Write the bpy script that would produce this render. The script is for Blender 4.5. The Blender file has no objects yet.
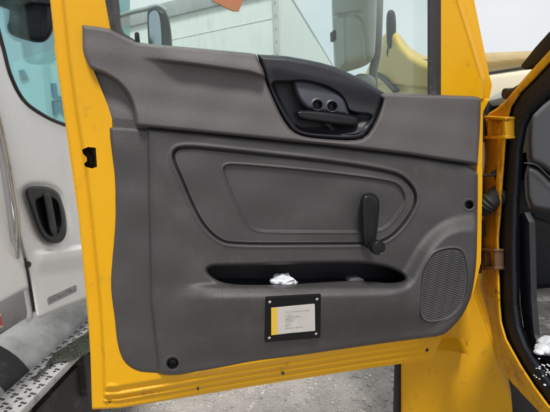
import bpy, bmesh, math, random
import numpy as np
from mathutils import Vector, Matrix
random.seed(7); np.random.seed(7)
S = bpy.context.scene
COL = S.collection

# ---------------------------------------------------------------- camera, sky, sun, exposure
CAM = np.array([0.0, 0.0, 1.75]); FPX = 415.0
PITCH = math.radians(7.0); ROLL = math.radians(2.2)
fw = np.array([0, math.cos(PITCH), -math.sin(PITCH)])
r0 = np.array([1.0, 0, 0]); u0 = np.array([0, math.sin(PITCH), math.cos(PITCH)])
rt = math.cos(ROLL)*r0 - math.sin(ROLL)*u0
up = math.sin(ROLL)*r0 + math.cos(ROLL)*u0
cd = bpy.data.cameras.new('camera'); cam = bpy.data.objects.new('camera', cd); COL.objects.link(cam)
cd.sensor_width = 36; cd.lens = 36*FPX/550; cd.clip_start = 0.02; cd.clip_end = 3000
cam.matrix_world = Matrix(((rt[0], up[0], -fw[0], CAM[0]), (rt[1], up[1], -fw[1], CAM[1]), (rt[2], up[2], -fw[2], CAM[2]), (0, 0, 0, 1)))
S.camera = cam
w = bpy.data.worlds.new('World'); S.world = w; w.use_nodes = True
SUN_EL, SUN_AZ = math.radians(60), math.radians(171)     # azimuth clockwise from +Y: high, behind the camera
nt = w.node_tree; N = nt.nodes; L = nt.links
bg = N['Background']; sky = N.new('ShaderNodeTexSky'); sky.sky_type = 'NISHITA'; sky.sun_disc = False
sky.sun_elevation = SUN_EL; sky.sun_rotation = SUN_AZ; sky.air_density = 1.3; sky.dust_density = 2.5
tc = N.new('ShaderNodeTexCoord'); cn = N.new('ShaderNodeTexNoise'); cn.inputs['Scale'].default_value = 2.2; cn.inputs['Detail'].default_value = 5
cr = N.new('ShaderNodeValToRGB'); cr.color_ramp.elements[0].position = .34; cr.color_ramp.elements[1].position = .62
cr.color_ramp.elements[0].color = (.68, .68, .68, 1); cr.color_ramp.elements[1].color = (1, 1, 1, 1)
mx = N.new('ShaderNodeMix'); mx.data_type = 'RGBA'; mx.inputs['B'].default_value = (6.5, 6.6, 6.75, 1)
L.new(tc.outputs['Generated'], cn.inputs['Vector']); L.new(cn.outputs['Fac'], cr.inputs['Fac'])
L.new(cr.outputs['Color'], mx.inputs['Factor']); L.new(sky.outputs['Color'], mx.inputs['A']); L.new(mx.outputs['Result'], bg.inputs['Color'])
bg.inputs['Strength'].default_value = 0.10
sd_ = bpy.data.lights.new('sun', 'SUN'); sun = bpy.data.objects.new('sun', sd_); COL.objects.link(sun)
sd_.energy = 2.7; sd_.angle = math.radians(14); sd_.color = (1, .96, .9)
sv = Vector((math.sin(SUN_AZ)*math.cos(SUN_EL), math.cos(SUN_AZ)*math.cos(SUN_EL), math.sin(SUN_EL)))
sun.rotation_euler = (-sv).to_track_quat('-Z', 'Y').to_euler(); sun.location = (0, -3, 8)
S.view_settings.view_transform = 'Standard'; S.view_settings.look = 'None'; S.view_settings.gamma = 1
S.view_settings.exposure = 0.42
S.render.engine = 'CYCLES'
S.cycles.max_bounces = 10; S.cycles.transparent_max_bounces = 16

# ---------------------------------------------------------------- projection of outlines on to real planes
def ray(u, v):
    u = np.asarray(u, float); v = np.asarray(v, float)
    return fw + ((u-275)/FPX)[..., None]*rt + ((206-v)/FPX)[..., None]*up
class Plane:
    def __init__(s, p, n): s.p = np.array(p, float); s.n = np.array(n, float)/np.linalg.norm(n)
    def __call__(s, u, v, o=0.0):
        d = ray(u, v); t = ((s.p-CAM)@s.n + np.asarray(o, float))/(d@s.n)
        return CAM + t[..., None]*d
ZB = 1.75-0.57
def onz(u, v, z):
    d = ray(u, v); return CAM + d*((z-CAM[2])/d[..., 2])[..., None]
PL = onz(92, 410, ZB); PR = onz(440, 352, ZB); dd = PR-PL
D = Plane(PL, [dd[1], -dd[0], 0])            # the open door: its outer flange; offsets grow towards the camera
XC = 0.64
C = Plane([XC, 0, 0], [-1, 0, 0])            # side wall of the yellow cab
Wp = Plane([-1.05, 0, 0], [1, 0, 0])         # side wall of the white truck

# ---------------------------------------------------------------- 2D outline tools
def chaikin(p, n=2, closed=True):
    p = np.array(p, float)
    for _ in range(n):
        q = np.roll(p, -1, 0) if closed else p[1:]
        a = p if closed else p[:-1]
        r = np.empty((2*len(a), 2)); r[0::2] = a*.75+q*.25; r[1::2] = a*.25+q*.75
        if not closed: r = np.vstack([p[:1], r[1:-1], p[-1:]])
        p = r
    return p
def pdist(U, V, poly, closed=True):
    poly = np.array(poly, float); P = np.stack([U, V], -1)
    A = poly; B = np.roll(poly, -1, 0)
    if not closed: A = A[:-1]; B = B[:-1]
    best = np.full(U.shape, 1e9); near = np.zeros(P.shape)
    for a, b in zip(A, B):
        ab = b-a; l = ab@ab
        if l < 1e-12: continue
        t = np.clip(((P-a)@ab)/l, 0, 1); q = a + t[..., None]*ab
        d = np.hypot(P[..., 0]-q[..., 0], P[..., 1]-q[..., 1]); m = d < best
        best = np.where(m, d, best); near = np.where(m[..., None], q, near)
    return best, near
def inside(U, V, poly):
    poly = np.array(poly, float); r = np.zeros(U.shape, bool)
    x0, y0 = poly[-1]
    for x1, y1 in poly:
        c = ((y1 > V) != (y0 > V)); 
        with np.errstate(divide='ignore', invalid='ignore'):
            c &= U < (x0-x1)*(V-y1)/((y0-y1) if y0 != y1 else 1e-9)+x1
        r ^= c; x0, y0 = x1, y1
    return r
def sdist(U, V, poly):                        # positive inside
    d, _ = pdist(U, V, poly); return np.where(inside(U, V, poly), d, -d)
def ss(x, a, b):
    t = np.clip((x-a)/(b-a), 0, 1); return t*t*(3-2*t)
def rnd(x, w):                                # quarter round edge profile
    t = np.clip(x/w, 0, 1); return np.sqrt(np.clip(1-(1-t)**2, 0, 1))

# ---------------------------------------------------------------- object tools
def wloc(o):
    r = Vector((0, 0, 0))
    while o: r += o.location; o = o.parent
    return r
def link(name, me, mat, parent=None, smooth=True):
    o = bpy.data.objects.new(name, me); COL.objects.link(o)
    if mat: me.materials.append(mat)
    if parent:
        off = wloc(parent); me.transform(Matrix.Translation(-off)); o.parent = parent
    if smooth: me.polygons.foreach_set('use_smooth', [True]*len(me.polygons))
    return o
def thing(name, label, cat, loc=(0, 0, 0), group=None):
    o = bpy.data.objects.new(name, None); COL.objects.link(o); o.location = loc; o.empty_display_size = .1
    o['label'] = label; o['category'] = cat
    if group: o['group'] = group
    return o
def settle(o):                                # top-level mesh: put its origin at its base
    me = o.data; vs = [v.co for v in me.vertices]
    c = Vector(((min(v.x for v in vs)+max(v.x for v in vs))/2, (min(v.y for v in vs)+max(v.y for v in vs))/2, min(v.z for v in vs)))
    me.transform(Matrix.Translation(-c)); o.location = c; return o
def tag(o, label, cat, group=None):
    settle(o); o['label'] = label; o['category'] = cat
    if group: o['group'] = group
    return o
def structure(o): o['kind'] = 'structure'; return o
def hf(name, outline, hfun, proj, mat, parent, step=1.0, holes=(), back=0.0, snap=True):
    """relief surface: a grid inside the outline with real height, and walls down to the back height"""
    outline = np.array(outline, float)
    us = np.arange(outline[:, 0].min()-step, outline[:, 0].max()+2*step, step)
    vs = np.arange(outline[:, 1].min()-step, outline[:, 1].max()+2*step, step)
    U, V = np.meshgrid(us, vs)
    Uc = (U[:-1, :-1]+U[1:, 1:])/2; Vc = (V[:-1, :-1]+V[1:, 1:])/2
    cell = inside(Uc, Vc, outline)
    for h in holes: cell &= ~inside(Uc, Vc, h)
    cnt = np.zeros(U.shape, int)
    cnt[:-1, :-1] += cell; cnt[1:, :-1] += cell; cnt[:-1, 1:] += cell; cnt[1:, 1:] += cell
    bd = (cnt > 0) & (cnt < 4)
    bu, bv = U[bd], V[bd]; best = np.full(bu.shape, 1e9); nr = np.stack([bu, bv], -1)
    for poly in [outline]+list(holes):
        d, q = pdist(bu, bv, poly); m = d < best; best = np.where(m, d, best); nr[m] = q[m]
    if snap:
        U = U.copy(); V = V.copy(); U[bd] = nr[:, 0]; V[bd] = nr[:, 1]
    used = cnt > 0
    idx = -np.ones(U.shape, int); idx[used] = np.arange(used.sum())
    fu, fv = U[used], V[used]
    H = hfun(fu, fv); P = proj(fu, fv, H)
    a = idx[:-1, :-1][cell]; b = idx[:-1, 1:][cell]; c = idx[1:, 1:][cell]; d = idx[1:, :-1][cell]
    F = np.stack([a, d, c, b], -1)
    # boundary edges
    E = np.vstack([F[:, [0, 1]], F[:, [1, 2]], F[:, [2, 3]], F[:, [3, 0]]])
    key = E.min(1).astype(np.int64)*10**7+E.max(1); uq, inv, ct = np.unique(key, return_inverse=True, return_counts=True)
    BE = E[ct[inv] == 1]
    nb, bi = np.unique(BE, return_inverse=True); bi = bi.reshape(BE.shape)
    n0 = len(P); top = P[nb]; bot = proj(fu[nb], fv[nb], np.full(len(nb), float(back)))
    k = len(nb)
    Q = np.stack([BE[:, 1]*0+n0+bi[:, 1], n0+bi[:, 0], n0+k+bi[:, 0], n0+k+bi[:, 1]], -1)
    me = bpy.data.meshes.new(name)
    me.from_pydata(np.vstack([P, top, bot]).tolist(), [], F.tolist()+Q.tolist())
    me.update(); return link(name, me, mat, parent)
def bm_obj(name, bm, mat, parent=None, smooth=False, bev=0.0, seg=2):
    bmesh.ops.recalc_face_normals(bm, faces=bm.faces)
    if bev:
        es = [e for e in bm.edges if len(e.link_faces) == 2 and e.calc_face_angle(0) > .5]
        bmesh.ops.bevel(bm, geom=es, offset=bev, segments=seg, affect='EDGES', profile=.6, clamp_overlap=True)
    me = bpy.data.meshes.new(name); bm.to_mesh(me); bm.free()
    o = link(name, me, mat, parent, smooth)
    if smooth:
        try: me.set_sharp_from_angle(angle=math.radians(38))
        except Exception: pass
    return o
def prism_bm(bm, poly, proj, o1, o2):
    p = np.array(poly, float); n = len(p)
    A = proj(p[:, 0], p[:, 1], np.full(n, float(o1)) if np.isscalar(o1) else np.array(o1, float))
    nn = getattr(proj, 'n', None)
    dpt = (np.full(n, float(o1)) if np.isscalar(o1) else np.array(o1, float)) - o2
    B = A - nn[None, :]*dpt[:, None]          # straight extrusion: real thickness
    va = [bm.verts.new(x) for x in A]; vb = [bm.verts.new(x) for x in B]
    bm.faces.new(va); bm.faces.new(vb[::-1])
    for i in range(n):
        j = (i+1) % n; bm.faces.new((va[j], va[i], vb[i], vb[j]))
def prism(name, poly, proj, o1, o2, mat, parent, bev=0.002, seg=2, smooth=True):
    bm = bmesh.new(); prism_bm(bm, poly, proj, o1, o2); return bm_obj(name, bm, mat, parent, smooth, bev, seg)
def box_bm(bm, lo, hi):
    vs = [bm.verts.new((x, y, z)) for x in (lo[0], hi[0]) for y in (lo[1], hi[1]) for z in (lo[2], hi[2])]
    for f in ((0, 1, 3, 2), (4, 6, 7, 5), (0, 4, 5, 1), (2, 3, 7, 6), (0, 2, 6, 4), (1, 5, 7, 3)): bm.faces.new([vs[i] for i in f])
def tube_bm(bm, pts, r, n=10, flat=1.0):
    pts = [Vector(p) for p in pts]; rings = []
    rs = r if hasattr(r, '__len__') else [r]*len(pts)
    side = None
    for i, p in enumerate(pts):
        t = (pts[min(i+1, len(pts)-1)]-pts[max(i-1, 0)]).normalized()
        if side is None:
            side = t.cross(Vector((0, 0, 1)))
            if side.length < .1: side = t.cross(Vector((0, 1, 0)))
        side = (side-t*side.dot(t)).normalized(); o = t.cross(side)
        rings.append([bm.verts.new(p+side*math.cos(2*math.pi*k/n)*rs[i]+o*math.sin(2*math.pi*k/n)*rs[i]*flat) for k in range(n)])
    for a, b in zip(rings, rings[1:]):
        for k in range(n): bm.faces.new((a[k], a[(k+1) % n], b[(k+1) % n], b[k]))
    bm.faces.new(rings[0][::-1]); bm.faces.new(rings[-1])
def spline(pts, n=6):
    pts = [Vector(p) for p in pts]; out = []
    for i in range(len(pts)-1):
        p0, p1, p2, p3 = pts[max(i-1, 0)], pts[i], pts[i+1], pts[min(i+2, len(pts)-1)]
        for k in range(n):
            t = k/n; out.append(.5*((2*p1)+(p2-p0)*t+(2*p0-5*p1+4*p2-p3)*t*t+(3*p1-p0-3*p2+p3)*t**3))
    return out+[pts[-1]]
def tube(name, pts, r, mat, parent, n=12, flat=1.0):
    bm = bmesh.new(); tube_bm(bm, pts, r, n, flat); return bm_obj(name, bm, mat, parent, True)
def P1(proj, u, v, o=0.0): return Vector(proj(np.array(u, float), np.array(v, float), o).tolist())
def disc_bm(bm, c, n, r, h, seg=24, prof=None):
    """turned piece: prof is a list of (radius, height along n)"""
    n = Vector(n).normalized(); a = n.orthogonal().normalized(); b = n.cross(a)
    prof = prof or [(r, 0), (r, h*.8), (r*.85, h), (0, h)]
    rings = []
    for rr, hh in prof:
        if rr < 1e-6: rings.append([bm.verts.new(Vector(c)+n*hh)])
        else: rings.append([bm.verts.new(Vector(c)+n*hh+(a*math.cos(2*math.pi*k/seg)+b*math.sin(2*math.pi*k/seg))*rr) for k in range(seg)])
    for p, q in zip(rings, rings[1:]):
        for k in range(seg):
            j = (k+1) % seg
            if len(p) == 1 and len(q) == 1: continue
            if len(q) == 1: bm.faces.new((p[k], p[j], q[0]))
            elif len(p) == 1: bm.faces.new((p[0], q[j], q[k]))
            else: bm.faces.new((p[k], p[j], q[j], q[k]))
def blob_bm(bm, c, size, amp=.18, freq=3.0, sub=4, seed=0):
    from mathutils import noise
    r = bmesh.ops.create_icosphere(bm, subdivisions=sub, radius=1.0)
    for v in r['verts']:
        k = v.co.copy(); d = 1+amp*noise.fractal(k*freq+Vector((seed*3.1, seed, 0)), 1.0, 2.0, 4)
        v.co = Vector(c)+Vector((k.x*size[0]*d, k.y*size[1]*d, k.z*size[2]*d))

# ---------------------------------------------------------------- materials
def mat(name, base, rough=.5, metal=0.0, var=.12, vscale=6.0, bump=0.0, bscale=400.0, spot=None, spots=(0, 8.0, .62, .7), coat=0.0, streak=None, spec=.5, coords='Object', scratch=None):
    m = bpy.data.materials.new(name); m.use_nodes = True; t = m.node_tree; n = t.nodes; l = t.links
    p = n['Principled BSDF']; p.inputs['Roughness'].default_value = rough; p.inputs['Metallic'].default_value = metal
    p.inputs['Coat Weight'].default_value = coat; p.inputs['Specular IOR Level'].default_value = spec
    co = n.new('ShaderNodeTexCoord').outputs[coords]
    nz = n.new('ShaderNodeTexNoise'); nz.inputs['Scale'].default_value = vscale; nz.inputs['Detail'].default_value = 8; nz.inputs['Roughness'].default_value = .65
    l.new(co, nz.inputs['Vector'])
    rp = n.new('ShaderNodeMapRange'); rp.inputs['From Min'].default_value = .3; rp.inputs['From Max'].default_value = .7
    rp.inputs['To Min'].default_value = 1-var; rp.inputs['To Max'].default_value = 1+var; l.new(nz.outputs['Fac'], rp.inputs['Value'])
    mul = n.new('ShaderNodeVectorMath'); mul.operation = 'SCALE'; mul.inputs[0].default_value = base[:3]; l.new(rp.outputs['Result'], mul.inputs['Scale'])
    out = mul.outputs['Vector']
    def layer(out, color, scale, lo, hi, amount, stretch=None):
        z = n.new('ShaderNodeTexNoise'); z.inputs['Scale'].default_value = scale; z.inputs['Detail'].default_value = 9; z.inputs['Roughness'].default_value = .7
        src = co
        if stretch:
            mp = n.new('ShaderNodeMapping'); mp.inputs['Scale'].default_value = stretch[:3]
            if len(stretch) > 3: mp.inputs['Rotation'].default_value = (0, stretch[3], 0)
            l.new(co, mp.inputs['Vector']); src = mp.outputs['Vector']
        l.new(src, z.inputs['Vector'])
        r = n.new('ShaderNodeMapRange'); r.interpolation_type = 'SMOOTHSTEP'; r.inputs['From Min'].default_value = lo; r.inputs['From Max'].default_value = hi; r.inputs['To Max'].default_value = amount
        l.new(z.outputs['Fac'], r.inputs['Value'])
        x = n.new('ShaderNodeMix'); x.data_type = 'RGBA'; l.new(r.outputs['Result'], x.inputs['Factor']); l.new(out, x.inputs['A']); x.inputs['B'].default_value = (*color, 1)
        return x.outputs['Result']
    for s in (spot or []): out = layer(out, *s)
    if scratch:                               # fine scratches: thin cell edges, broken up by noise
        for sc, st_ in ((13, (1, 1, 2.6, .5)), (21, (2.8, 1, 1, -.3))):
            mp = n.new('ShaderNodeMapping'); mp.inputs['Scale'].default_value = st_[:3]; mp.inputs['Rotation'].default_value = (0, st_[3], 0); l.new(co, mp.inputs['Vector'])
            vo = n.new('ShaderNodeTexVoronoi'); vo.feature = 'DISTANCE_TO_EDGE'; vo.inputs['Scale'].default_value = sc; l.new(mp.outputs['Vector'], vo.inputs['Vector'])
            m1 = n.new('ShaderNodeMapRange'); m1.inputs['From Min'].default_value = .003; m1.inputs['From Max'].default_value = .012; m1.inputs['To Min'].default_value = 1; m1.inputs['To Max'].default_value = 0; l.new(vo.outputs['Distance'], m1.inputs['Value'])
            z = n.new('ShaderNodeTexNoise'); z.inputs['Scale'].default_value = 11; z.inputs['Detail'].default_value = 6; l.new(mp.outputs['Vector'], z.inputs['Vector'])
            m2_ = n.new('ShaderNodeMapRange'); m2_.inputs['From Min'].default_value = .60; m2_.inputs['From Max'].default_value = .68; m2_.inputs['To Max'].default_value = scratch[3]; l.new(z.outputs['Fac'], m2_.inputs['Value'])
            k = n.new('ShaderNodeMath'); k.operation = 'MULTIPLY'; l.new(m1.outputs['Result'], k.inputs[0]); l.new(m2_.outputs['Result'], k.inputs[1])
            x = n.new('ShaderNodeMix'); x.data_type = 'RGBA'; l.new(k.outputs[0], x.inputs['Factor']); l.new(out, x.inputs['A']); x.inputs['B'].default_value = (*scratch[:3], 1); out = x.outputs['Result']
    l.new(out, p.inputs['Base Color'])
    rr = n.new('ShaderNodeMapRange'); rr.inputs['From Min'].default_value = .3; rr.inputs['From Max'].default_value = .7
    rr.inputs['To Min'].default_value = max(rough-.07, 0); rr.inputs['To Max'].default_value = min(rough+.1, 1); l.new(nz.outputs['Fac'], rr.inputs['Value']); l.new(rr.outputs['Result'], p.inputs['Roughness'])
    if bump:
        b = n.new('ShaderNodeTexNoise'); b.inputs['Scale'].default_value = bscale; b.inputs['Detail'].default_value = 3; l.new(co, b.inputs['Vector'])
        bp = n.new('ShaderNodeBump'); bp.inputs['Strength'].default_value = bump; bp.inputs['Distance'].default_value = .002; l.new(b.outputs['Fac'], bp.inputs['Height']); l.new(bp.outputs['Normal'], p.inputs['Normal'])
    return m
dust = (.30, .27, .24)
M = {}
M['yellow'] = mat('yellow_paint', (.63, .322, .002), .42, var=.05, vscale=3, spec=.3, bump=.05, bscale=250, spot=[((.42, .19, .02), 6, .55, .78, .5), ((.10, .05, .02), 45, .66, .73, .75), ((.30, .14, .03), 16, .57, .70, .5), ((.20, .12, .04), 5, .62, .72, .35), ((.14, .07, .03), 110, .70, .74, .7)])
M['yellow_dirty'] = mat('yellow_paint_grimy', (.62, .312, .008), .5, spec=.3, var=.12, vscale=7, spot=[((.30, .14, .03), 9, .47, .66, .8), ((.09, .045, .02), 34, .58, .68, .8), ((.05, .04, .035), 14, .62, .70, .6)])
M['upper'] = mat('grey_grained_plastic', (.082, .075, .077), .46, scratch=(.20, .19, .18, .16), var=.03, vscale=5, bump=.5, bscale=700, spot=[((.15, .14, .14), 3.5, .5, .8, .22), ((.30, .29, .28), 60, .69, .73, .6, (1, 1, 14, .7)), ((.26, .25, .24), 220, .70, .74, .6)])
M['lower'] = mat('charcoal_grained_plastic', (.044, .041, .043), .36, scratch=(.16, .15, .14, .18), var=.03, vscale=4, bump=.5, bscale=700, spot=[((.11, .105, .10), 3.2, .47, .75, .34), ((.13, .12, .11), 22, .55, .8, .25), ((.26, .25, .24), 55, .69, .73, .6, (14, 1, 1, .5)), ((.22, .21, .20), 200, .69, .73, .65), ((.25, .24, .22), 38, .70, .735, .5)])
M['bezel'] = mat('dark_slate_plastic', (.020, .021, .027), .40, spec=.4, var=.1, vscale=8, bump=.2, bscale=900, spot=[((.08, .075, .075), 9, .6, .85, .2)])
M['pod'] = mat('slate_switch_plastic', (.036, .039, .053), .38, var=.1, vscale=12, bump=.15, bscale=900)
M['black'] = mat('black_plastic', (.007, .007, .009), .36, spec=.32, var=.2, vscale=20, spot=[(dust, 14, .62, .9, .06)])
M['rubber'] = mat('black_rubber', (.016, .016, .018), .6, var=.2, vscale=20, bump=.3, bscale=300, spot=[(dust, 10, .5, .8, .2)])
M['seal'] = mat('clean_black_rubber', (.009, .011, .015), .6, spec=.25, var=.15, vscale=14, bump=.2, bscale=300)
M['grille'] = mat('speaker_grille_plastic', (.05, .048, .05), .55, var=.1, vscale=10, bump=.3, bscale=900)
M['plate'] = mat('black_anodised_plate', (.006, .006, .007), .45, spec=.2, var=.1)
M['card'] = mat('white_card', (.62, .60, .57), .55, var=.06, vscale=30)
M['cardyellow'] = mat('yellow_card_band', (.85, .55, .04), .5, var=.04)
M['ink'] = mat('grey_ink', (.22, .22, .22), .6)
M['rivet'] = mat('aluminium_rivet', (.7, .7, .7), .3, metal=.8)
M['white'] = mat('white_truck_paint', (.78, .79, .80), .3, var=.03, vscale=3, coat=.3, spot=[((.42, .37, .30), 5, .6, .8, .35), ((.10, .09, .08), 30, .7, .78, .7)])
M['white_soot_shade'] = mat('white_paint_soot_and_shade', (.50, .51, .52), .4, var=.08, vscale=4, spot=[((.05, .05, .05), 1.3, .35, .65, .75), ((.10, .10, .10), 40, .6, .75, .5)])  # broad dark blotches paint sooty film and the shadow under the cab together
M['fairing'] = mat('grey_fairing', (.25, .25, .26), .45, var=.1, vscale=6, spot=[((.1, .1, .1), 6, .5, .7, .5)])
M['chrome'] = mat('dull_chrome', (.55, .54, .52), .28, metal=.9, var=.1, vscale=12, spot=[((.12, .10, .07), 14, .55, .7, .6)])
M['alu'] = mat('aluminium', (.5, .5, .5), .42, metal=.35, var=.1, vscale=10, bump=.1, bscale=200, spot=[((.2, .19, .17), 8, .5, .75, .5)])
M['trailer'] = mat('white_box_panel', (.62, .66, .64), .5, var=.04, vscale=2, spot=[((.36, .37, .34), 2.5, .5, .75, .4, (5, 5, 1)), ((.2, .2, .18), 14, .66, .72, .5)])
M['trim_grey'] = mat('grey_metal_trim', (.32, .34, .34), .5, var=.15, vscale=8)
M['red'] = mat('red_marker', (.55, .04, .03), .4)
M['blue'] = mat('blue_lettering', (.02, .09, .22), .4)
M['orange'] = mat('orange_brown_vinyl', (.36, .14, .06), .55, var=.06, vscale=10)
M['snow'] = mat('snow', (.52, .54, .57), .6, var=.08, vscale=40, bump=.6, bscale=220, spot=[((.3, .3, .3), 60, .55, .7, .5)])
M['tissue'] = mat('white_tissue', (.62, .64, .68), .7, var=.04, vscale=30)
M['interior'] = mat('dark_cab_plastic', (.018, .019, .023), .5, spec=.3, var=.15, vscale=6, bump=.3, bscale=500, spot=[((.09, .085, .08), 5, .5, .75, .45)])
M['dash'] = mat('grey_dash_plastic', (.052, .053, .060), .55, var=.1, vscale=6, bump=.3, bscale=500, spot=[((.15, .14, .13), 6, .5, .75, .4)])
M['mirrorshell'] = mat('pale_mirror_shell', (.42, .46, .47), .35, var=.05, vscale=8, coat=.2, spot=[((.28, .29, .28), 8, .58, .75, .5)])
M['hood'] = mat('yellow_hood_paint', (.58, .40, .08), .4, var=.08, vscale=4, coat=.1, spot=[((.50, .43, .28), 3, .45, .7, .4)])
M['undercarriage'] = mat('grimy_black_steel', (.02, .02, .02), .6, var=.4, vscale=12, spot=[((.10, .09, .08), 8, .5, .7, .5)])
M['mirrorface'] = mat('mirror_face', (.35, .40, .42), .05, metal=1.0, var=.02)
def glass(name, tint, refl=.10, haze=.06, hc=(.7, .8, .78)):
    m = bpy.data.materials.new(name); m.use_nodes = True; t = m.node_tree; n = t.nodes; l = t.links; n.remove(n['Principled BSDF'])
    tr = n.new('ShaderNodeBsdfTransparent'); tr.inputs['Color'].default_value = (*tint, 1)
    gl = n.new('ShaderNodeBsdfGlossy'); gl.inputs['Roughness'].default_value = .02; gl.inputs['Color'].default_value = (.9, 1, .97, 1)
    df = n.new('ShaderNodeBsdfDiffuse'); df.inputs['Color'].default_value = (*hc, 1)
    co = n.new('ShaderNodeTexCoord'); nz = n.new('ShaderNodeTexNoise'); nz.inputs['Scale'].default_value = 9; nz.inputs['Detail'].default_value = 9; l.new(co.outputs['Object'], nz.inputs['Vector'])
    mr = n.new('ShaderNodeMapRange'); mr.inputs['From Min'].default_value = .35; mr.inputs['From Max'].default_value = .75; mr.inputs['To Min'].default_value = haze*.4; mr.inputs['To Max'].default_value = haze*1.8; l.new(nz.outputs['Fac'], mr.inputs['Value'])
    fr = n.new('ShaderNodeFresnel'); fr.inputs['IOR'].default_value = 1.5
    ad = n.new('ShaderNodeMath'); ad.operation = 'MULTIPLY'; ad.inputs[1].default_value = refl*10; l.new(fr.outputs['Fac'], ad.inputs[0])
    a = n.new('ShaderNodeMixShader'); b = n.new('ShaderNodeMixShader')
    l.new(ad.outputs[0], a.inputs['Fac']); l.new(tr.outputs[0], a.inputs[1]); l.new(gl.outputs[0], a.inputs[2])
    l.new(mr.outputs['Result'], b.inputs['Fac']); l.new(a.outputs[0], b.inputs[1]); l.new(df.outputs[0], b.inputs[2]); l.new(b.outputs[0], n['Material Output'].inputs['Surface'])
    return m
M['glass'] = glass('green_tinted_glass', (.89, .955, .935), .06, .022)
M['glass_white'] = glass('white_truck_glass', (.58, .76, .78), .05, .06)
def ground_mat():
    m = mat('gritty_asphalt', (.37, .35, .33), .9, var=.25, vscale=5, spot=[((.30, .28, .265), 2.5, .5, .68, .5), ((.60, .58, .55), 55, .55, .66, .7), ((.16, .15, .14), 38, .58, .68, .7)])
    t = m.node_tree; n = t.nodes; l = t.links; p = n['Principled BSDF']; co = n.new('ShaderNodeTexCoord')
    v = n.new('ShaderNodeTexVoronoi'); v.inputs['Scale'].default_value = 70; l.new(co.outputs['Object'], v.inputs['Vector'])
    z = n.new('ShaderNodeTexNoise'); z.inputs['Scale'].default_value = 14; z.inputs['Detail'].default_value = 10; l.new(co.outputs['Object'], z.inputs['Vector'])
    a = n.new('ShaderNodeMath'); a.operation = 'ADD'; l.new(v.outputs['Distance'], a.inputs[0]); l.new(z.outputs['Fac'], a.inputs[1])
    b = n.new('ShaderNodeBump'); b.inputs['Strength'].default_value = .8; b.inputs['Distance'].default_value = .012; l.new(a.outputs[0], b.inputs['Height']); l.new(b.outputs['Normal'], p.inputs['Normal'])
    return m
M['ground'] = ground_mat()

# ================================================================ SETTING
bm = bmesh.new(); bmesh.ops.create_grid(bm, x_segments=1, y_segments=1, size=600)
structure(bm_obj('ground', bm, M['ground']))
bm = bmesh.new()                              # loose grit on the lot: one uncountable mass
for i in range(5200):
    x = random.uniform(-1.3, 1.0); y = random.uniform(2.2, 5.0); s = random.choice([.004, .005, .006, .009, .013])*random.uniform(.7, 1.3)
    r = bmesh.ops.create_icosphere(bm, subdivisions=1, radius=s)
    for q in r['verts']: q.co = Vector((q.co.x*random.uniform(.7, 1.3)+x, q.co.y*random.uniform(.7, 1.3)+y, q.co.z*.7+s*.2))
gm = mat('grit_stones', (.40, .38, .355), .85, var=.6, vscale=9)
g = bm_obj('gravel', bm, gm); g['kind'] = 'stuff'; g['label'] = 'loose pale grit scattered over the asphalt lot'; g['category'] = 'gravel'

# ================================================================ YELLOW TRUCK
base = onz(440, 352, 0.0)
YT = thing('truck', 'yellow truck with its grey lined driver door swung wide open', 'truck', (XC+.9, 1.6, 0))
# ---- door shell
sh_out = [(30, -150), (50, 0), (57, 64), (64, 115), (74, 176), (79, 220), (87, 302), (90.5, 358), (92, 409.5), (120, 408), (163, 401), (260, 385), (350, 371), (420, 361), (432, 359.5), (442, 338), (465, 308), (474, 290), (481, 262), (482, 200), (483, 112), (489, 100), (492, 85), (489, 74), (474, 0), (450, -110), (425, -150)]
win = [(98, -120), (112, 0), (120, 33), (140, 52), (258, 60), (300, 65), (335, 75), (365, 88), (390, 97), (434, 97), (435, 0), (425, -120)]
latch_hole = [(82, 149.7), (88, 147), (95.7, 147.7), (97, 166.8), (92, 168.4), (85.5, 166.8), (84, 163.8), (87, 161), (86.7, 157.4), (83, 153.6)]
left_line = [(30, -150), (50, 0), (57, 64), (64, 115), (74, 176), (79, 220), (87, 302), (90.5, 358), (92, 409.5)]
bot_line = [(92, 409.5), (120, 408), (163, 401), (260, 385), (350, 371), (432, 359.5), (442, 338), (465, 308), (474, 290), (482, 262)]
trim_hole = [(90, 62), (100, 70), (240, 72), (262, 68), (300, 72), (335, 83), (350, 92), (380, 102), (474, 101), (473, 200), (471, 255), (467, 294), (457, 314), (438, 331), (356, 342), (260, 357), (184, 369.5), (140, 368), (128, 360), (120, 336), (117, 307), (116, 266), (119, 238), (120, 202), (117, 159), (114, 125), (108, 106), (100, 86)]
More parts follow.
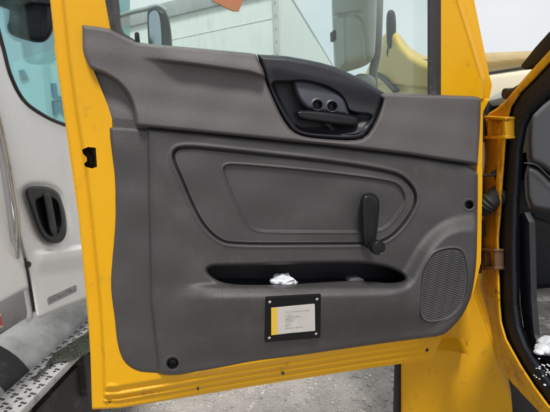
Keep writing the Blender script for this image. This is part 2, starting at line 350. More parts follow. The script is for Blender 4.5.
def shell_h(u, v):
    dl, _ = pdist(u, v, left_line, False); db, _ = pdist(u, v, bot_line, False)
    a = .008*rnd(dl, 2)+.024*ss(dl, 10.5, 15.5)
    b = .008*rnd(db, 1.5)+.010*ss(db, 6, 8)-.006*np.exp(-((db-10)/1.2)**2)+.008*ss(db, 11, 14)-.005*np.exp(-((db-17)/1.3)**2)+.006*ss(db, 19, 23)
    sl = -.024+.054*np.clip(db/23, 0, 1)-.007*np.exp(-((db-6.5)/1.0)**2)-.007*np.exp(-((db-12)/1.0)**2)-.006*np.exp(-((db-17.5)/1.0)**2)
    k = ss(u, 130, 240); b = b*(1-k)+sl*k
    h = np.minimum(a, np.where(v > 300, b, .032))
    h += .004*np.exp(-(((u-112)/7)**2+((v-388)/4)**2)**2)
    h -= .006*np.exp(-(((u-110)/2.0)**2+((v-401)/2.0)**2)**2)
    # crease in the hinge side sash above the belt
    c = 459+(u*0)+ (v-0)*.28
    xc = np.interp(v, [-150, 0, 40, 78, 96], [412, 459, 471.5, 483, 484])
    h = np.where((u > 436) & (v < 100), .034-.024*ss(u-xc, -.5, 1.5)-.008*ss(u-xc, 1.5, 14)+.003*np.exp(-((u-xc+1.5)/1.2)**2), h)
    h -= .002*np.exp(-(((u-91)-(0))/.8)**2)*((v > 205) & (v < 232))
    return h
door = hf('door', sh_out, shell_h, D, M['yellow'], YT, 1.0, holes=[win, latch_hole, trim_hole], back=-.10)
door['label'] = 'open door with a yellow frame around dark grey moulded trim'
prism('latch', [(79, 145), (99, 143), (100, 171), (81, 172)], D, -.006, -.02, M['black'], door, .001)
bm = bmesh.new(); tube_bm(bm, [P1(D, 89, 150, .0), P1(D, 91.5, 158, .012), P1(D, 90, 166, .0)], .0035, 8)
bm_obj('latch_claw', bm, M['black'], door, True)
for u_, v_, o_, r_ in ((110, 401, .004, .0035), (283, 373.5, .004, .0035), (198, 389, .003, .0022), (427, 350, -.004, .004)):
    bm = bmesh.new(); c = P1(D, u_, v_, o_+.003); disc_bm(bm, c, D.n, 0, 0, 14, [(r_*1.2, -.004), (r_*1.2, .0), (r_, .0012), (r_*.8, -.001), (0, -.001)])
    bm_obj('drain_hole', bm, M['undercarriage'], door, True)  # dark discs colour in the shade of open drain holes
# ---- window glass and seals
prism('window_glass', [(96, -125), (108, 0), (114, 40), (140, 55), (258, 63), (300, 69), (340, 80), (375, 97), (437, 101), (437, 0), (428, -125)], D, .006, .002, M['glass'], door, 0)
hfun_seal = lambda u, v: .034+.008*np.sin(np.clip((u-427)/13, 0, 1)*math.pi)+.002*(np.abs(u-436.5) < 1.2)
hf('window_seal', [(427.5, -140), (441, -140), (441, 97), (427.5, 97)], hfun_seal, D, M['rubber'], door, 1.0, back=0.0)
prism('window_seal', [(84, -130), (105, 0), (110, 27), (113, 34), (140, 48), (134, 39), (124, 33), (119, 22), (117.5, 0), (98, -130)], D, .036, 0.0, M['rubber'], door, .003)
prism('belt_seal', [(118, 40), (150, 50), (250, 58), (330, 72), (333, 78), (300, 80), (118, 52)], D, .024, .008, M['rubber'], door, .002)
prism('seal_clip', [(134.5, 33), (137, 31.5), (139, 33), (140, 44), (135, 44)], D, .03, .02, M['black'], door, .001)
prism('window_decal', [(205, -28), (243, -22), (243, 0), (239, 11), (233, 11), (213, 1), (206, -6)], D, .010, .0065, M['orange'], door, 0)['label'] = 'orange brown flap at the top of the window'
prism('outer_skin', [(54, 45), (112, 45), (140, 60), (258, 68), (330, 82), (375, 99), (484, 99), (481, 262), (474, 290), (442, 338), (432, 355), (260, 381), (163, 396), (95, 404), (90, 340), (79, 220)], D, -.092, -.10, M['yellow'], door, 0)
# ---- upper trim
bez = chaikin([(256, 40), (265, 78), (275.5, 103.7), (282, 118), (292, 132), (306, 137.5), (330, 139.5), (352, 140.7), (365, 138), (374, 125), (380, 110), (383, 96)], 1)
up_out = [(82, 25), (97, 26.5), (111, 29), (124, 36), (137, 42), (155, 44.5), (175, 46), (212, 49.5), (250, 53), (256, 54.2),
          *bez[(bez[:, 1] > 55)].tolist()[::1], (382.5, 92), (384, 93), (420, 94.2), (474, 96), (479, 97), (481, 100), (480, 130), (477.7, 165),
          (440, 159.6), (410, 154.8), (370, 149.9), (330, 145.3), (290, 141.3), (250, 137.3), (190, 131.2), (136, 126), (109, 124.5), (103, 107), (95.5, 86), (90, 71), (84, 55), (82.5, 48)]
# drop the top bezel points that would fold the outline back
recess_line = chaikin([(60, 30), (80, 55), (88, 68), (98, 72), (108, 76), (122, 86), (132, 102), (137, 126), (137, 160), (60, 160)], 3)
shoulder = [(137, 54), (145, 57.5), (175, 61.5), (200, 64.5), (250, 71.5), (264, 76)]
def upper_h(u, v):
    e = sdist(u, v, up_out); h = .032+.020*rnd(e, 3.2)
    rr = sdist(u, v, recess_line); h -= .030*ss(rr, -3, 2.2)
    ys = np.interp(u, [137, 145, 175, 200, 250, 264], [54, 57.5, 61.5, 64.5, 71.5, 76])
    ramp = ss(u, 138, 185)*(u < 300); d = v-ys
    h += .024*ramp*(1-ss(d, -1.0, 4.0))*(.75+.25*ss(d, -18, -2)) + .004*ramp*np.exp(-np.clip(d, 0, 99)/14)*0
    h += .010*ss(v, 80, 150)*(1-ss(u, 455, 480)*.5)           # the lower part swells out over the seam
    h -= .004*np.exp(-((v-np.interp(u, [382, 478], [99, 101]))/1.5)**2)*(u > 384)*0
    h -= .0035*np.exp(-(pdist(u, v, bez)[0]/1.6)**2)
    h += .0008*np.sin(u*.11+v*.05)+.0006*np.sin(v*.21-u*.03)
    return h
hf('upper_trim', up_out, upper_h, D, M['upper'], door, 1.0, back=.02)
# ---- handle bezel
bez_out = [(257, 54.3), (286, 56), (306, 59.5), (320, 62.5), (334, 66.5), (350, 73.5), (366, 81), (384, 92.5), (381.2, 108), (375, 123.5), (370, 131), (364.5, 137.5), (358, 140), (345, 140.3), (325, 139), (306, 137), (298, 134.5), (291.5, 131), (284, 120.5), (275, 103), (265.4, 78)]
cav = chaikin([(269, 80.5), (290, 80.8), (302, 79), (325, 84), (341, 93), (347, 103), (350, 112), (375, 113), (370, 124), (362, 134), (350, 136.5), (325, 135.3), (305, 133.5), (294, 128.5), (284, 114), (275, 97)], 2)
def bezel_h(u, v):
    e = sdist(u, v, bez_out); h = .036+.022*rnd(e, 5)
    h -= .014*ss(v, 62+(u-257)*.22, 78+(u-257)*.28)*(u > 262)*ss(u, 262, 280)
    c = sdist(u, v, cav)
    floor = .006+.020*ss(u, 335, 372)*1.0
    h = h*(1-ss(c, -.5, 3.5))+floor*ss(c, -.5, 3.5)
    h += .012*ss(v, 126, 138)*ss(c, 0, 4)+.022*ss(v, 114, 136)*ss(u, 312, 350)*ss(c, 0, 3)
    return h
hf('handle_bezel', bez_out, bezel_h, D, M['bezel'], door, .6, back=.02)
pod_out = chaikin([(291, 79.5), (301, 77.5), (313, 79.5), (324, 83), (339, 91), (345.5, 99), (348, 109), (351, 117), (335, 115), (309, 111), (304, 107), (297.5, 99)], 2)
def pod_h(u, v):
    e = sdist(u, v, pod_out); h = .018+.022*rnd(e, 5)+.008*ss(v, 80, 105)
    for cx, cy in ((317.6, 105), (332.3, 106.5)):
        r = np.hypot(u-cx, v-cy); h -= .014*(1-ss(r, 3.6, 5.2)); h += .002*np.exp(-((r-5.6)/.8)**2)
    return h
hf('switch_pod', pod_out, pod_h, D, M['pod'], door, .5, back=.0)
for cx, cy in ((317.6, 105), (332.3, 106.5)):
    bm = bmesh.new(); c = P1(D, cx, cy, .034)
    disc_bm(bm, c, D.n, 0, 0, 24, [(.0095, -.004), (.0095, .001), (.0082, .0024), (.006, .0024), (.0055, .0005), (.0022, .0005), (.002, .003), (0, .0034)])
    bm_obj('door_switch', bm, M['black'], door, True)
lev = chaikin([(295.5, 109.5), (310, 109.6), (330, 111.8), (350, 114.5), (358, 116.5), (359.5, 120.5), (357, 126), (349, 126.5), (325, 123.5), (301, 120), (296.5, 117)], 2)
hf('pull_handle', lev, lambda u, v: .034+.018*rnd(sdist(u, v, lev), 3.5)+.004*ss(u, 300, 350), D, M['black'], door, .5, back=.02)
tube('handle_pivot', [P1(D, 326, 122, .036), P1(D, 331, 128, .018), P1(D, 336, 131, .01)], .006, M['pod'], door)
# ---- lower trim
P_in = chaikin([(174.7, 150), (183, 147.6), (200, 148.2), (258, 154.5), (332, 162.5), (391, 172), (405.5, 179), (416, 193), (414, 208), (400.5, 228), (386, 240), (371, 243.5), (320, 243.8), (233.6, 244), (219, 240), (204, 226), (192, 203.6), (182, 179), (173, 159)], 2)
P_in2 = chaikin([(224, 166.5), (233.6, 165), (307, 171.5), (391, 181.5), (401, 188), (405, 199), (400, 209), (388, 225), (376, 230.6), (330, 230.8), (263, 230.6), (253, 228), (243.5, 216), (233.6, 194), (225, 174)], 2)
pocket = chaikin([(206, 270), (212, 266.3), (225, 266), (248, 266), (300, 264.3), (352, 263), (372, 264.3), (392, 268.5), (405, 276.5), (404, 281.5), (388, 283.5), (368, 281.3), (352, 280.6), (320, 282.5), (296, 284), (248, 285.3), (224, 283.3), (212, 277.5)], 2)
bulge = chaikin([(110, 296), (215, 292), (300, 291), (385, 290), (407, 285), (417, 266), (430, 244), (448, 228), (470, 224), (500, 224), (500, 345), (440, 352), (350, 349), (280, 352), (110, 350)], 2)
grille_o = chaikin([(419, 305), (420, 318), (428, 323.5), (444, 321), (457, 313), (465, 300), (469, 277), (465, 253), (457, 247), (442, 249), (433, 253), (427, 262), (421.5, 273)], 2)
low_out = [(109, 125), (136, 126.7), (190, 131.7), (250, 137.8), (290, 141.8), (330, 145.8), (370, 150.4), (410, 155.3), (440, 160.2), (478, 165.6), (478, 200), (477.3, 230), (476.8, 255), (475.5, 273), (472, 294), (467.5, 306), (461, 318), (449, 331), (441, 336), (420, 338.5), (356.5, 347.5), (280, 359.2), (260, 362.3), (184, 375), (168, 375.5), (161, 374.3), (148, 374), (138, 373), (127, 367), (120, 357), (115, 336), (112, 307), (110, 285), (110, 266), (113.5, 238), (115, 202), (112, 159), (108, 130)]
def lower_h(u, v):
    e = sdist(u, v, low_out); h = .032+.016*rnd(e, 5)
    a = sdist(u, v, P_in)
    h += -.007*ss(a, 0, 2.5) - .015*np.exp(-(a/1.0)**2) + .002*np.exp(-((a+3.2)/1.6)**2)
    b = sdist(u, v, P_in2); h += -.006*ss(b, -1.6, .2)+.002*np.exp(-((b+2)/1.0)**2)
    p = sdist(u, v, pocket)
    # bin front and speaker pod bulge towards the room
    g = sdist(u, v, bulge)
    lowfade = 1-ss(v, 318, 352)*(u < 418)
    yb = np.interp(u, [184, 260, 356, 441], [375, 362, 347.5, 336])
    h += .034*ss(u, 166, 232)*ss(g, -12, 8)*(1-.8*ss(v, 300, 348)*(1-ss(u, 395, 455)))
    h -= .014*ss(v-yb, -34, -4)*(u < 445)*ss(445-u, 0, 30)*ss(u, 165, 200)
    h += .010*ss(v, 283, 289)*(1-ss(v, 289, 330))*ss(u, 185, 215)*(1-ss(u, 392, 412))
    h -= .010*ss(v, 250, 264)*(1-ss(v, 264, 268))*ss(u, 195, 215)*(1-ss(u, 395, 412))*0
    # rear strip steps back beyond a soft vertical crease
    xc = np.interp(v, [125, 300, 370], [149, 152, 160]); h -= .010*(1-ss(u-xc, -3.5, 1.5))
    h += .0012*np.exp(-((u-xc-1.5)/1.2)**2)
    h -= .016*(1-rnd(-p, 4))*(p > -4)
    for cx, cy, r in ((469, 205, 4.6), (172.6, 363.5, 6.2)):
        rr = np.hypot(u-cx, v-cy); h -= .018*(1-ss(rr, r-1.6, r)); h += .0012*np.exp(-((rr-r-1)/.9)**2)
    q = sdist(u, v, grille_o); h += .0025*np.exp(-((q)/1.0)**2) - .004*ss(q, 0, 1.5)
    h -= .020*(1-ss(np.minimum(338-v+(470-u)*.13, 99), -2, 26))*(u < 455)*0
    h += .0010*np.sin(u*.06+v*.09)+.0008*np.sin(v*.13-u*.045)
    return h
low_out = chaikin(low_out, 1)
lt = hf('lower_trim', low_out, lower_h, D, M['lower'], door, .7, holes=[pocket], back=-.02)
pk_big = [(200, 258), (412, 255), (412, 292), (200, 294)]
hf('door_pocket', pk_big, lambda u, v: -.075+.004*np.sin(u*.05)+0*u, D, M['bezel'], door, 2.0, back=-.08)  # darker plastic than the trim, painting in the shade inside the pocket
bm = bmesh.new(); prism_bm(bm, [(200, 289.5), (412, 288), (412, 290), (200, 292)], D, .02, -.075); prism_bm(bm, [(203, 262), (409, 257), (409, 259), (203, 264)], D, .02, -.075)
bm_obj('pocket_wall', bm, M['bezel'], door)

def LH(u, v): return float(lower_h(np.array([float(u)]), np.array([float(v)]))[0])
for cx, cy, r in ((469, 205, 3.2), (172.6, 363.5, 4.6)):
    bm = bmesh.new(); c = P1(D, cx, cy, LH(cx, cy))
    k = .0026*r
    disc_bm(bm, c, D.n, 0, 0, 20, [(k, -.002), (k, .002), (k*.8, .004), (k*.45, .0042), (k*.4, .001), (0, .001)])
    bm_obj('trim_screw', bm, M['black'], door, True)
prism('seam_light_block', [(112, 118), (250, 131), (370, 144), (477.6, 158.5), (477.2, 172.5), (370, 156), (250, 144), (112, 132)], D, .032, .015, M['lower'], door, 0)  # strip added behind the seam to block light coming through the gap
# ---- speaker grille
def grille_h(u, v):
    e = sdist(u, v, grille_o)
    b = .034*ss(sdist(u, v, bulge), -12, 8)+.032+.016
    ph = (v-.34*u + +.30*np.sin(u*.62+v*.12))*2*math.pi/2.35
    return b-.0015+.0022*np.maximum(np.sin(ph), -.5)*ss(e, 1.5, 3)*(.75+.25*np.sin(u*2.6+v*.9))+.0022*np.exp(-((e-.8)/.8)**2)
hf('speaker_grille', chaikin([(420, 305), (421, 317.3), (428.5, 322.5), (443.7, 320), (456.2, 312.3), (464, 299.7), (468, 277), (464.2, 253.6), (456.7, 248), (442.5, 250), (433.7, 253.9), (427.9, 262.5), (422.5, 273.4)], 2), grille_h, D, M['grille'], door, .4, back=.03)
# ---- information plate
pb = .086
def pd(u, v): return P1(D, u, v, pb)
gu, gv = [q.ravel() for q in np.meshgrid(np.linspace(266, 321, 12), np.linspace(297, 340, 10))]
gp3 = D(gu, gv, lower_h(gu, gv)); pc = gp3.mean(0); pn = np.linalg.svd(gp3-pc)[2][2]; pn = pn if pn@D.n > 0 else -pn
Dp = Plane(pc+pn*float(((gp3-pc)@pn).max()), pn)
def plate(name, poly, d1, th, m, bev=0):
    bm = bmesh.new(); prism_bm(bm, poly, Dp, d1, d1-th); return bm_obj(name, bm, m, door, False, bev, 1)
plate('information_plate', [(266, 298), (321, 295), (320.4, 338), (265, 342.5)], .002, .006, M['plate'], .0005)
plate('information_card', [(271.2, 308), (290, 306.1), (314.0, 303.9), (314.8, 304.6), (315.2, 330.2), (314.5, 330.9), (290, 333), (271.3, 335.3)], .0027, .0006, M['card'])
plate('card_band', [(271.2, 308.05), (277.2, 307.45), (277.3, 334.6), (271.3, 335.25)], .0030, .0003, M['cardyellow'])
bm = bmesh.new(); random.seed(11)              # printed lines: words too small to read in the photograph
for k, (v0, a, b) in enumerate(((312.2, 285.5, 311), (315.4, 285.5, 293), (317.4, 285.5, 300), (319.4, 285.5, 296), (321.4, 285.5, 294), (324.2, 285.5, 292), (326.2, 285.5, 291), (328.4, 285.5, 303))):
    x = a
    while x < b-.4:
        wd = random.choice([.22, .3, .35, .42]); hh = random.choice([.45, .6, .6, .8]); y = v0+(x-285.5)*-.085-(hh-.45)
        p = np.array([(x, y), (x+wd, y), (x+wd, y+hh), (x, y+hh)]); A = Dp(p[:, 0], p[:, 1], .0031); bm.faces.new([bm.verts.new(q) for q in A])
        x += wd+random.choice([.15, .15, .15, .2, .7])
bm_obj('card_print', bm, M['ink'], door)
for u, v in ((269.8, 301.8), (317, 299), (316, 333.6), (269.3, 337.7)):
    bm = bmesh.new(); disc_bm(bm, P1(Dp, u, v, .0018), Dp.n, 0, 0, 16, [(.0036, 0), (.0034, .0012), (.002, .0022), (0, .0026)]); bm_obj('rivet', bm, M['rivet'], door, True)
# ---- window crank
crank = chaikin([(360.5, 199), (363, 194), (370, 192.5), (376.5, 195), (379.5, 200), (379.3, 212), (378, 225), (376.5, 238), (374, 246), (368, 249), (363, 245), (361.5, 236), (361, 220), (360.3, 206)], 2)
hf('window_crank', crank, lambda u, v: .058+.020*rnd(sdist(u, v, crank), 5)-.006*ss(v, 200, 240), D, M['black'], door, .5, back=.044)
bm = bmesh.new(); disc_bm(bm, P1(D, 369.5, 203, .03), D.n, .014, .03); bm_obj('crank_spindle', bm, M['black'], door, True)
bm = bmesh.new(); disc_bm(bm, P1(D, 371.2, 244.6, .068), D.n, 0, 0, 28, [(.010, -.004), (.011, .006), (.015, .014), (.0172, .024), (.0176, .034), (.0165, .040), (.0145, .042), (.0135, .041), (.007, .0418), (0, .0418)])
bm_obj('crank_knob', bm, M['black'], door, True)
# ---- door mirror (outside the glass)
Dm = Plane(D.p-D.n*.26, D.n)
mo = chaikin([(331.5, -70), (378, -70), (377, 0), (375.5, 50), (373, 60), (364.5, 66.5), (350, 71), (337, 74.5), (334.5, 72), (333, 40), (331.5, 0)], 1)
seam_m = chaikin([(340, 16.5), (352, 14.5), (360, 18), (364, 27), (366, 45), (367, 62)], 2, False)
def mir_h(u, v):
    e = sdist(u, v, mo); h = .015+.055*rnd(e, 14)
    h -= .010*np.exp(-(pdist(u, v, seam_m, False)[0]/1.3)**2)
    h -= .012*ss(v, 13, 17)*(1-ss(v-(16+(u-345)*.1), 0, 3))*(u > 338)*0
    h -= .006*np.exp(-((u-345-.02*v)/.9)**2)*((v > 15) & (v < 71))
    h -= .008*np.exp(-((v-14+.15*(u-345))/1.2)**2)*(u < 363)
    return h
hf('mirror_shell', mo, mir_h, Dm, M['mirrorshell'], door, 1.0, back=-.10)
prism('mirror_clip', [(333.5, 30), (338.5, 30), (338.5, 39.5), (334, 39.5)], Dm, .05, .02, M['black'], door, .002)
tube('mirror_arm', spline([P1(Dm, 381, -90, -.06), P1(Dm, 379, 0, -.06), P1(Dm, 377, 50, -.06), P1(Dm, 373, 74, -.05), P1(Dm, 376, 100, -.02), P1(D, 381, 118, -.05)]), .014, M['fairing'], door, 14)
bm = bmesh.new(); blob_bm(bm, P1(Dm, 362, 84, -.02), (.045, .03, .032), .02, 2, 3); bm_obj('mirror_base', bm, M['mirrorshell'], door, True)

# ---- cab side: hinge pillar, opening rim, sill
rim = [(570, 25), (553, 46), (535, 66), (520, 83), (506, 100), (497, 108), (489, 113), (484, 120), (483, 150), (482, 200), (480, 250), (479, 285), (484, 300), (489, 318), (494, 345), (499, 362), (505, 374), (513, 384), (526, 398), (545, 418), (562, 445),
       (585, 445), (560, 415), (549, 405), (535, 386), (522, 366), (513, 350), (507, 339), (502, 322), (500.5, 305), (499.3, 262), (499, 238), (501, 215), (502.5, 190), (504.5, 164), (507, 128), (512, 107), (522, 92), (535, 79), (551, 62), (580, 38)]
def rim_h(u, v):
    e = sdist(u, v, rim); h = .010*rnd(e, 3)
    mid = np.interp(v, [40, 100, 130, 200, 300, 340, 366, 405], [560, 510, 497, 495, 494, 500, 512, 538])
    h += .012*ss(u-mid, -1.5, 1.5)*(v > 120)
    h += .004*np.sin(v*.11)*(v < 300)*(v > 120)*(u < 500)
    return h
def Cs(u, v, o): return C(u, v, o)
Cs.n = C.n
cab = hf('cab_frame', rim, rim_h, C, M['yellow_dirty'], YT, .7, back=-.06)
cab['label'] = 'grimy yellow door opening rim and hinge pillar'
# windscreen seal along the pillar and the wiper stub
prism('windscreen_seal', [(575, 2), (552, 28), (535, 47), (520, 66), (524, 70), (538, 62), (553, 46), (580, 14)], C, .004, -.05, M['seal'], cab, .004)
prism('wiper_motor', chaikin([(501, 91), (504, 87.5), (509, 90), (520, 83), (524, 86), (512, 97), (506, 100), (501, 98)], 1), C, -.02, -.12, M['rubber'], cab, .004)
# weatherstrip round the opening
ws = [(577, 36), (548, 60), (532, 77), (519, 90), (510, 105), (505, 126), (502.5, 163), (500.5, 189), (499, 214), (497, 240), (497.3, 262), (498.5, 306), (500, 323), (505, 340), (511, 352), (519, 367), (532, 388), (546, 407), (558, 419), (590, 452),
      (612, 447), (575, 404), (556, 384), (541, 362), (530, 345), (523, 326), (520, 305), (519, 262), (519, 240), (520, 200), (523, 150), (527, 128), (533, 115), (545, 103), (562, 88), (585, 68)]
def ws_h(u, v):
    e = sdist(u, v, ws); return -.014+.020*rnd(e-3, 6)
hf('weatherstrip', ws, ws_h, C, M['seal'], cab, .8, back=-.06)
# hinges
def hinge(v0, v1, u0, u1, m):
    bm = bmesh.new()
    prism_bm(bm, [(u0, v0), (u1, v0+1), (u1, v0+4), (u0, v0+3)], C, .032, .004)
    prism_bm(bm, [(u0, v1-3), (u1, v1-3.5), (u1, v1), (u0, v1)], C, .032, .004)
    prism_bm(bm, [(u1-2.6, v0+2), (u1, v0+2), (u1, v1-1), (u1-2.6, v1-1)], C, .030, .004)
    prism_bm(bm, [(u0+6, v0+3), (u0+8.5, v0+3), (u0+8.5, v1-2), (u0+6, v1-2)], C, .026, .004)
    h = bm_obj('door_hinge', bm, m, cab, True, .002, 1)
    bm = bmesh.new(); a = P1(C, u0+2.5, v0-3, .03); b = P1(C, u0+2.5, v1+3, .03); tube_bm(bm, [a, b], .006, 10); bm_obj('hinge_pin', bm, M['undercarriage'], cab, True)
    bm = bmesh.new()
    for vv in ((v0+v1)/2-3, (v0+v1)/2+4): disc_bm(bm, P1(C, u1-6, vv, .012), C.n, .006, .007, 6)
    bm_obj('hinge_bolt', bm, m, cab, False)
M['hinge_low'] = mat('rusty_bronze_hinge', (.16, .09, .05), .5, metal=.3, var=.3, vscale=15)
hinge(116, 139, 481, 505, M['yellow_dirty']); hinge(248, 270, 477, 495, M['hinge_low'])
bm = bmesh.new(); tube_bm(bm, [P1(C, 478, 176, .05), P1(C, 492, 175, .03), P1(C, 501, 174.5, .01)], .007, 10, .6); tube_bm(bm, [P1(C, 494, 171, .02), P1(C, 500, 181, .012)], .008, 8)
bm_obj('check_strap', bm, M['undercarriage'], cab, True)
bm = bmesh.new(); pts = spline([P1(C, 474, 208, .07), P1(C, 484, 207, .045), P1(C, 492, 200, .03), P1(C, 500, 194, .005)], 8)
tube_bm(bm, pts, [.024+.004*(k % 2) for k in range(len(pts))], 14); bm_obj('cable_boot', bm, M['rubber'], cab, True)
tube('cable', spline([P1(C, 478, 214, .05), P1(C, 481, 225, .03), P1(C, 483, 235, .02)]), .008, M['rubber'], cab)
# diagonal brace bar of the front fender beside the hinge post
# ---- lower front panel behind the door
F = Plane([0, 1.52, 0], [0, -1, 0])
pan = [(401, 335), (432, 320), (455, 265), (478, 262), (504, 262), (504, 372), (508, 378), (511, 392), (514, 430), (516, 520), (401, 520)]
def pan_h(u, v):
    h = -.02*(1-rnd(u-401, 10))
    x = 476+(v-300)*.36; h = h+.03*(1-ss(u-x, -1, 1.2))+.02*ss(u-x, 2, 14)*(v < 372)
    return h+.004*np.sin((u-400)*.05)
panel = hf('fender_panel', pan, pan_h, F, M['yellow'], YT, 1.0, back=-.25)
panel['label'] = 'smooth yellow panel below the hinge side of the door'
F2 = Plane([0, 1.44, 0], [0, -1, 0])
led = [(436, 351), (443, 339), (463, 338), (470.5, 355), (450, 351.5)]
bm = bmesh.new(); prism_bm(bm, led, F2, np.array([.015, -.03, -.03, .012, .016]), -.06); bm_obj('fender_ledge', bm, M['yellow'], panel, True, .003)
prism('fender_ledge', [(441, 340), (465, 306), (470, 300), (471, 340), (464, 345)], F2, -.03, -.07, M['yellow'], panel, .003)['label'] = 'upright flange above the ledge'
prism('panel_seam', [(500, 366), (509, 374), (520, 388), (535, 405), (560, 440), (511, 440), (509, 392)], F, -.03, -.05, M['undercarriage'], panel, .002)
prism('mud_flap', [(396, 350), (401.5, 350), (401.5, 470), (393, 470)], F, -.01, -.03, M['rubber'], panel, .002)
# front wheel seen edge-on beyond the flap
wc = Vector((.44+.15, 2.02, .50)); bm = bmesh.new()
disc_bm(bm, wc-Vector((.14, 0, 0)), (1, 0, 0), 0, 0, 56, [(0, .02), (.27, .02), (.29, -.005), (.42, 0), (.47, .03), (.49, .06), (.49, .22), (.47, .25), (.42, .28), (.29, .28), (0, .26)])
for k in range(56):
    a = 2*math.pi*k/56; c = wc+Vector((-.11+(.02 if k % 2 else 0), math.cos(a)*.492, math.sin(a)*.492))
    e1 = Vector((0, -math.sin(a), math.cos(a))); e2 = Vector((0, math.cos(a), math.sin(a)))
    vs = [bm.verts.new(c+Vector((sx*.045, 0, 0))+e1*sy*.013+e2*sz*.012) for sx in (-1, 1) for sy in (-1, 1) for sz in (-1, 1)]
    for f in ((0, 1, 3, 2), (4, 6, 7, 5), (0, 4, 5, 1), (2, 3, 7, 6), (0, 2, 6, 4), (1, 5, 7, 3)): bm.faces.new([vs[i] for i in f])
Rz = Matrix.Rotation(-math.atan2(.292, .957), 4, 'Z'); cn_ = Vector((.292*2.1+.957*.150, .957*2.1-.292*.150, wc.z))
for q_ in bm.verts: q_.co = Rz @ (q_.co-wc)+cn_
wheel = bm_obj('wheel', bm, M['rubber'], YT, True)
# ---- hood and fender seen through the window and past the pillar
Hs = Plane([.66, 0, 0], [-1, 0, 0])
ho = [(350, 95), (366, 72), (376, 50), (384, 34), (393, 30), (399, 34), (404, 44), (412, 53), (422, 59), (432, 62.5), (445, 66), (448, 100), (448, 130), (440, 150), (350, 150)]
def hood_h(u, v):
    e = sdist(u, v, [(x, y) for x, y in ho]); return .05*rnd(e, 9)-.02*ss(v-(84+(u-390)*.1), -1, 2)
hood = hf('hood', ho, hood_h, Hs, M['hood'], YT, 1.0, back=-.02)
bm = bmesh.new()                              # hood top carried across the truck
p = [(x, y) for x, y in ho[:9]]; rows = []
for f, kk in ((0, 0), (.03, .45), (.07, .8), (.12, 1), (.3, 1), (.6, 1), (1, 1)):
    A = Hs(np.array([q[0] for q in p]), np.array([q[1] for q in p]), -.02)
    A[:, 0] += 1.6*f; A[:, 2] = A[:, 2]*(1-kk)+np.minimum(A[:, 2], 1.75+.205*A[:, 1])*kk-.06*f; rows.append([bm.verts.new(a) for a in A])
for a, b in zip(rows, rows[1:]):
    for k in range(len(a)-1): bm.faces.new((a[k], a[k+1], b[k+1], b[k]))
bm_obj('hood_top', bm, M['hood'], hood, True)
bm = bmesh.new(); tube_bm(bm, spline([P1(Hs, 378, 74, .05), P1(Hs, 386, 80, .06), P1(Hs, 396, 91, .05)]), .02, 10, .5); bm_obj('fender_trim', bm, M['rubber'], hood, True)
bm = bmesh.new(); blob_bm(bm, P1(Hs, 401, 50, .0), (.03, .03, .022), .1, 2, 3); bm_obj('marker_lamp', bm, M['undercarriage'], hood, True)
Hm = Plane([.62, 0, 0], [-1, 0, 0])
hm = chaikin([(386.5, 12), (391, 9), (395.5, 12), (396.5, 30), (395, 46), (391, 50), (387, 48), (386, 30)], 2)
Fm = Plane([0, 2.2, 0], [0, -1, 0])
hf('hood_mirror', hm, lambda u, v: .06*rnd(sdist(u, v, hm), 5)+.004*np.sin(v*2.2)*np.sin(u*2.1), Fm, M['rubber'], hood, .5, back=-.05)
tube('hood_mirror_arm', spline([P1(Fm, 390, 46, .0), P1(Fm, 389, 55, -.02), P1(Fm, 393, 66, -.04)]), .012, M['undercarriage'], hood)
# cowl below the windscreen
F3 = Plane([0, 1.62, 0], [0, -1, 0])
cw = [(468, 77), (500, 72.5), (522, 69), (560, 62), (640, 55), (640, 180), (468, 180)]
M['cream'] = mat('sky_lit_cowl', (.72, .66, .50), .35, var=.05, vscale=4, coat=.2, spot=[((.45, .38, .22), 4, .55, .75, .5)])  # cream base colour paints the pale sky light on the yellow cowl
cowl = hf('cowl', cw, lambda u, v: .02*rnd(v-70+(u-500)*.12, 8), F3, M['cream'], YT, 2.0, back=-.3)
prism('cowl_seal', [(478, 73.5), (500, 70), (522, 66.5), (560, 59.5), (560, 62), (522, 69), (500, 72.6), (478, 76)], F3, .02, -.2, M['rubber'], cowl, .002)
F4 = Plane([0, 1.80, 0], [0, -1, 0])
M['tan'] = mat('tan_hood_edge', (.42, .33, .17), .4, var=.15, vscale=6, spot=[((.75, .47, .05), 3.5, .5, .6, .5)])
hf('hood_rear_edge', [(462, 58), (484, 53), (500, 52), (530, 51), (640, 46), (640, 90), (462, 90)], lambda u, v: .03*rnd(v-50, 10)-.03*ss(v-63+(u-500)*.1, -1, 1), F4, M['tan'], cowl, 1.5, back=-.3)
prism('cowl_vent', chaikin([(488, 101), (498, 99), (503, 103), (500, 110), (492, 118), (486, 114)], 1), F3, .10, .0, M['rubber'], cowl, .006)

# ---- interior
inn = thing_i = None
bm = bmesh.new(); fp = [(XC+.075, .15), (XC+1.5, .15), (XC+1.5, 1.58), (XC+.30, 1.58), (XC+.22, 1.45), (XC+.08, 1.22)]
lo = [bm.verts.new((x, y, 1.15)) for x, y in fp]; hi = [bm.verts.new((x, y, 1.205)) for x, y in fp]; bm.faces.new(lo[::-1]); bm.faces.new(hi)
for i in range(6): bm.faces.new((lo[i], lo[(i+1) % 6], hi[(i+1) % 6], hi[i]))
floor = bm_obj('floor_pan', bm, M['interior'], YT, True, .004)
bm = bmesh.new()                              # ribbed mat
nx, ny = 60, 150; vs = {}
for i in range(nx+1):
    for j in range(ny+1):
        y = .3+1.2*j/ny; xl = max(XC+.085, .60*y); x = xl+(XC+.75-xl)*i/nx; vs[i, j] = bm.verts.new((x, y, 1.75-.545+.008+.005*(.5+.5*math.sin(y*260+.6*math.sin(x*25)))))
for i in range(nx):
    for j in range(ny): bm.faces.new((vs[i, j], vs[i+1, j], vs[i+1, j+1], vs[i, j+1]))
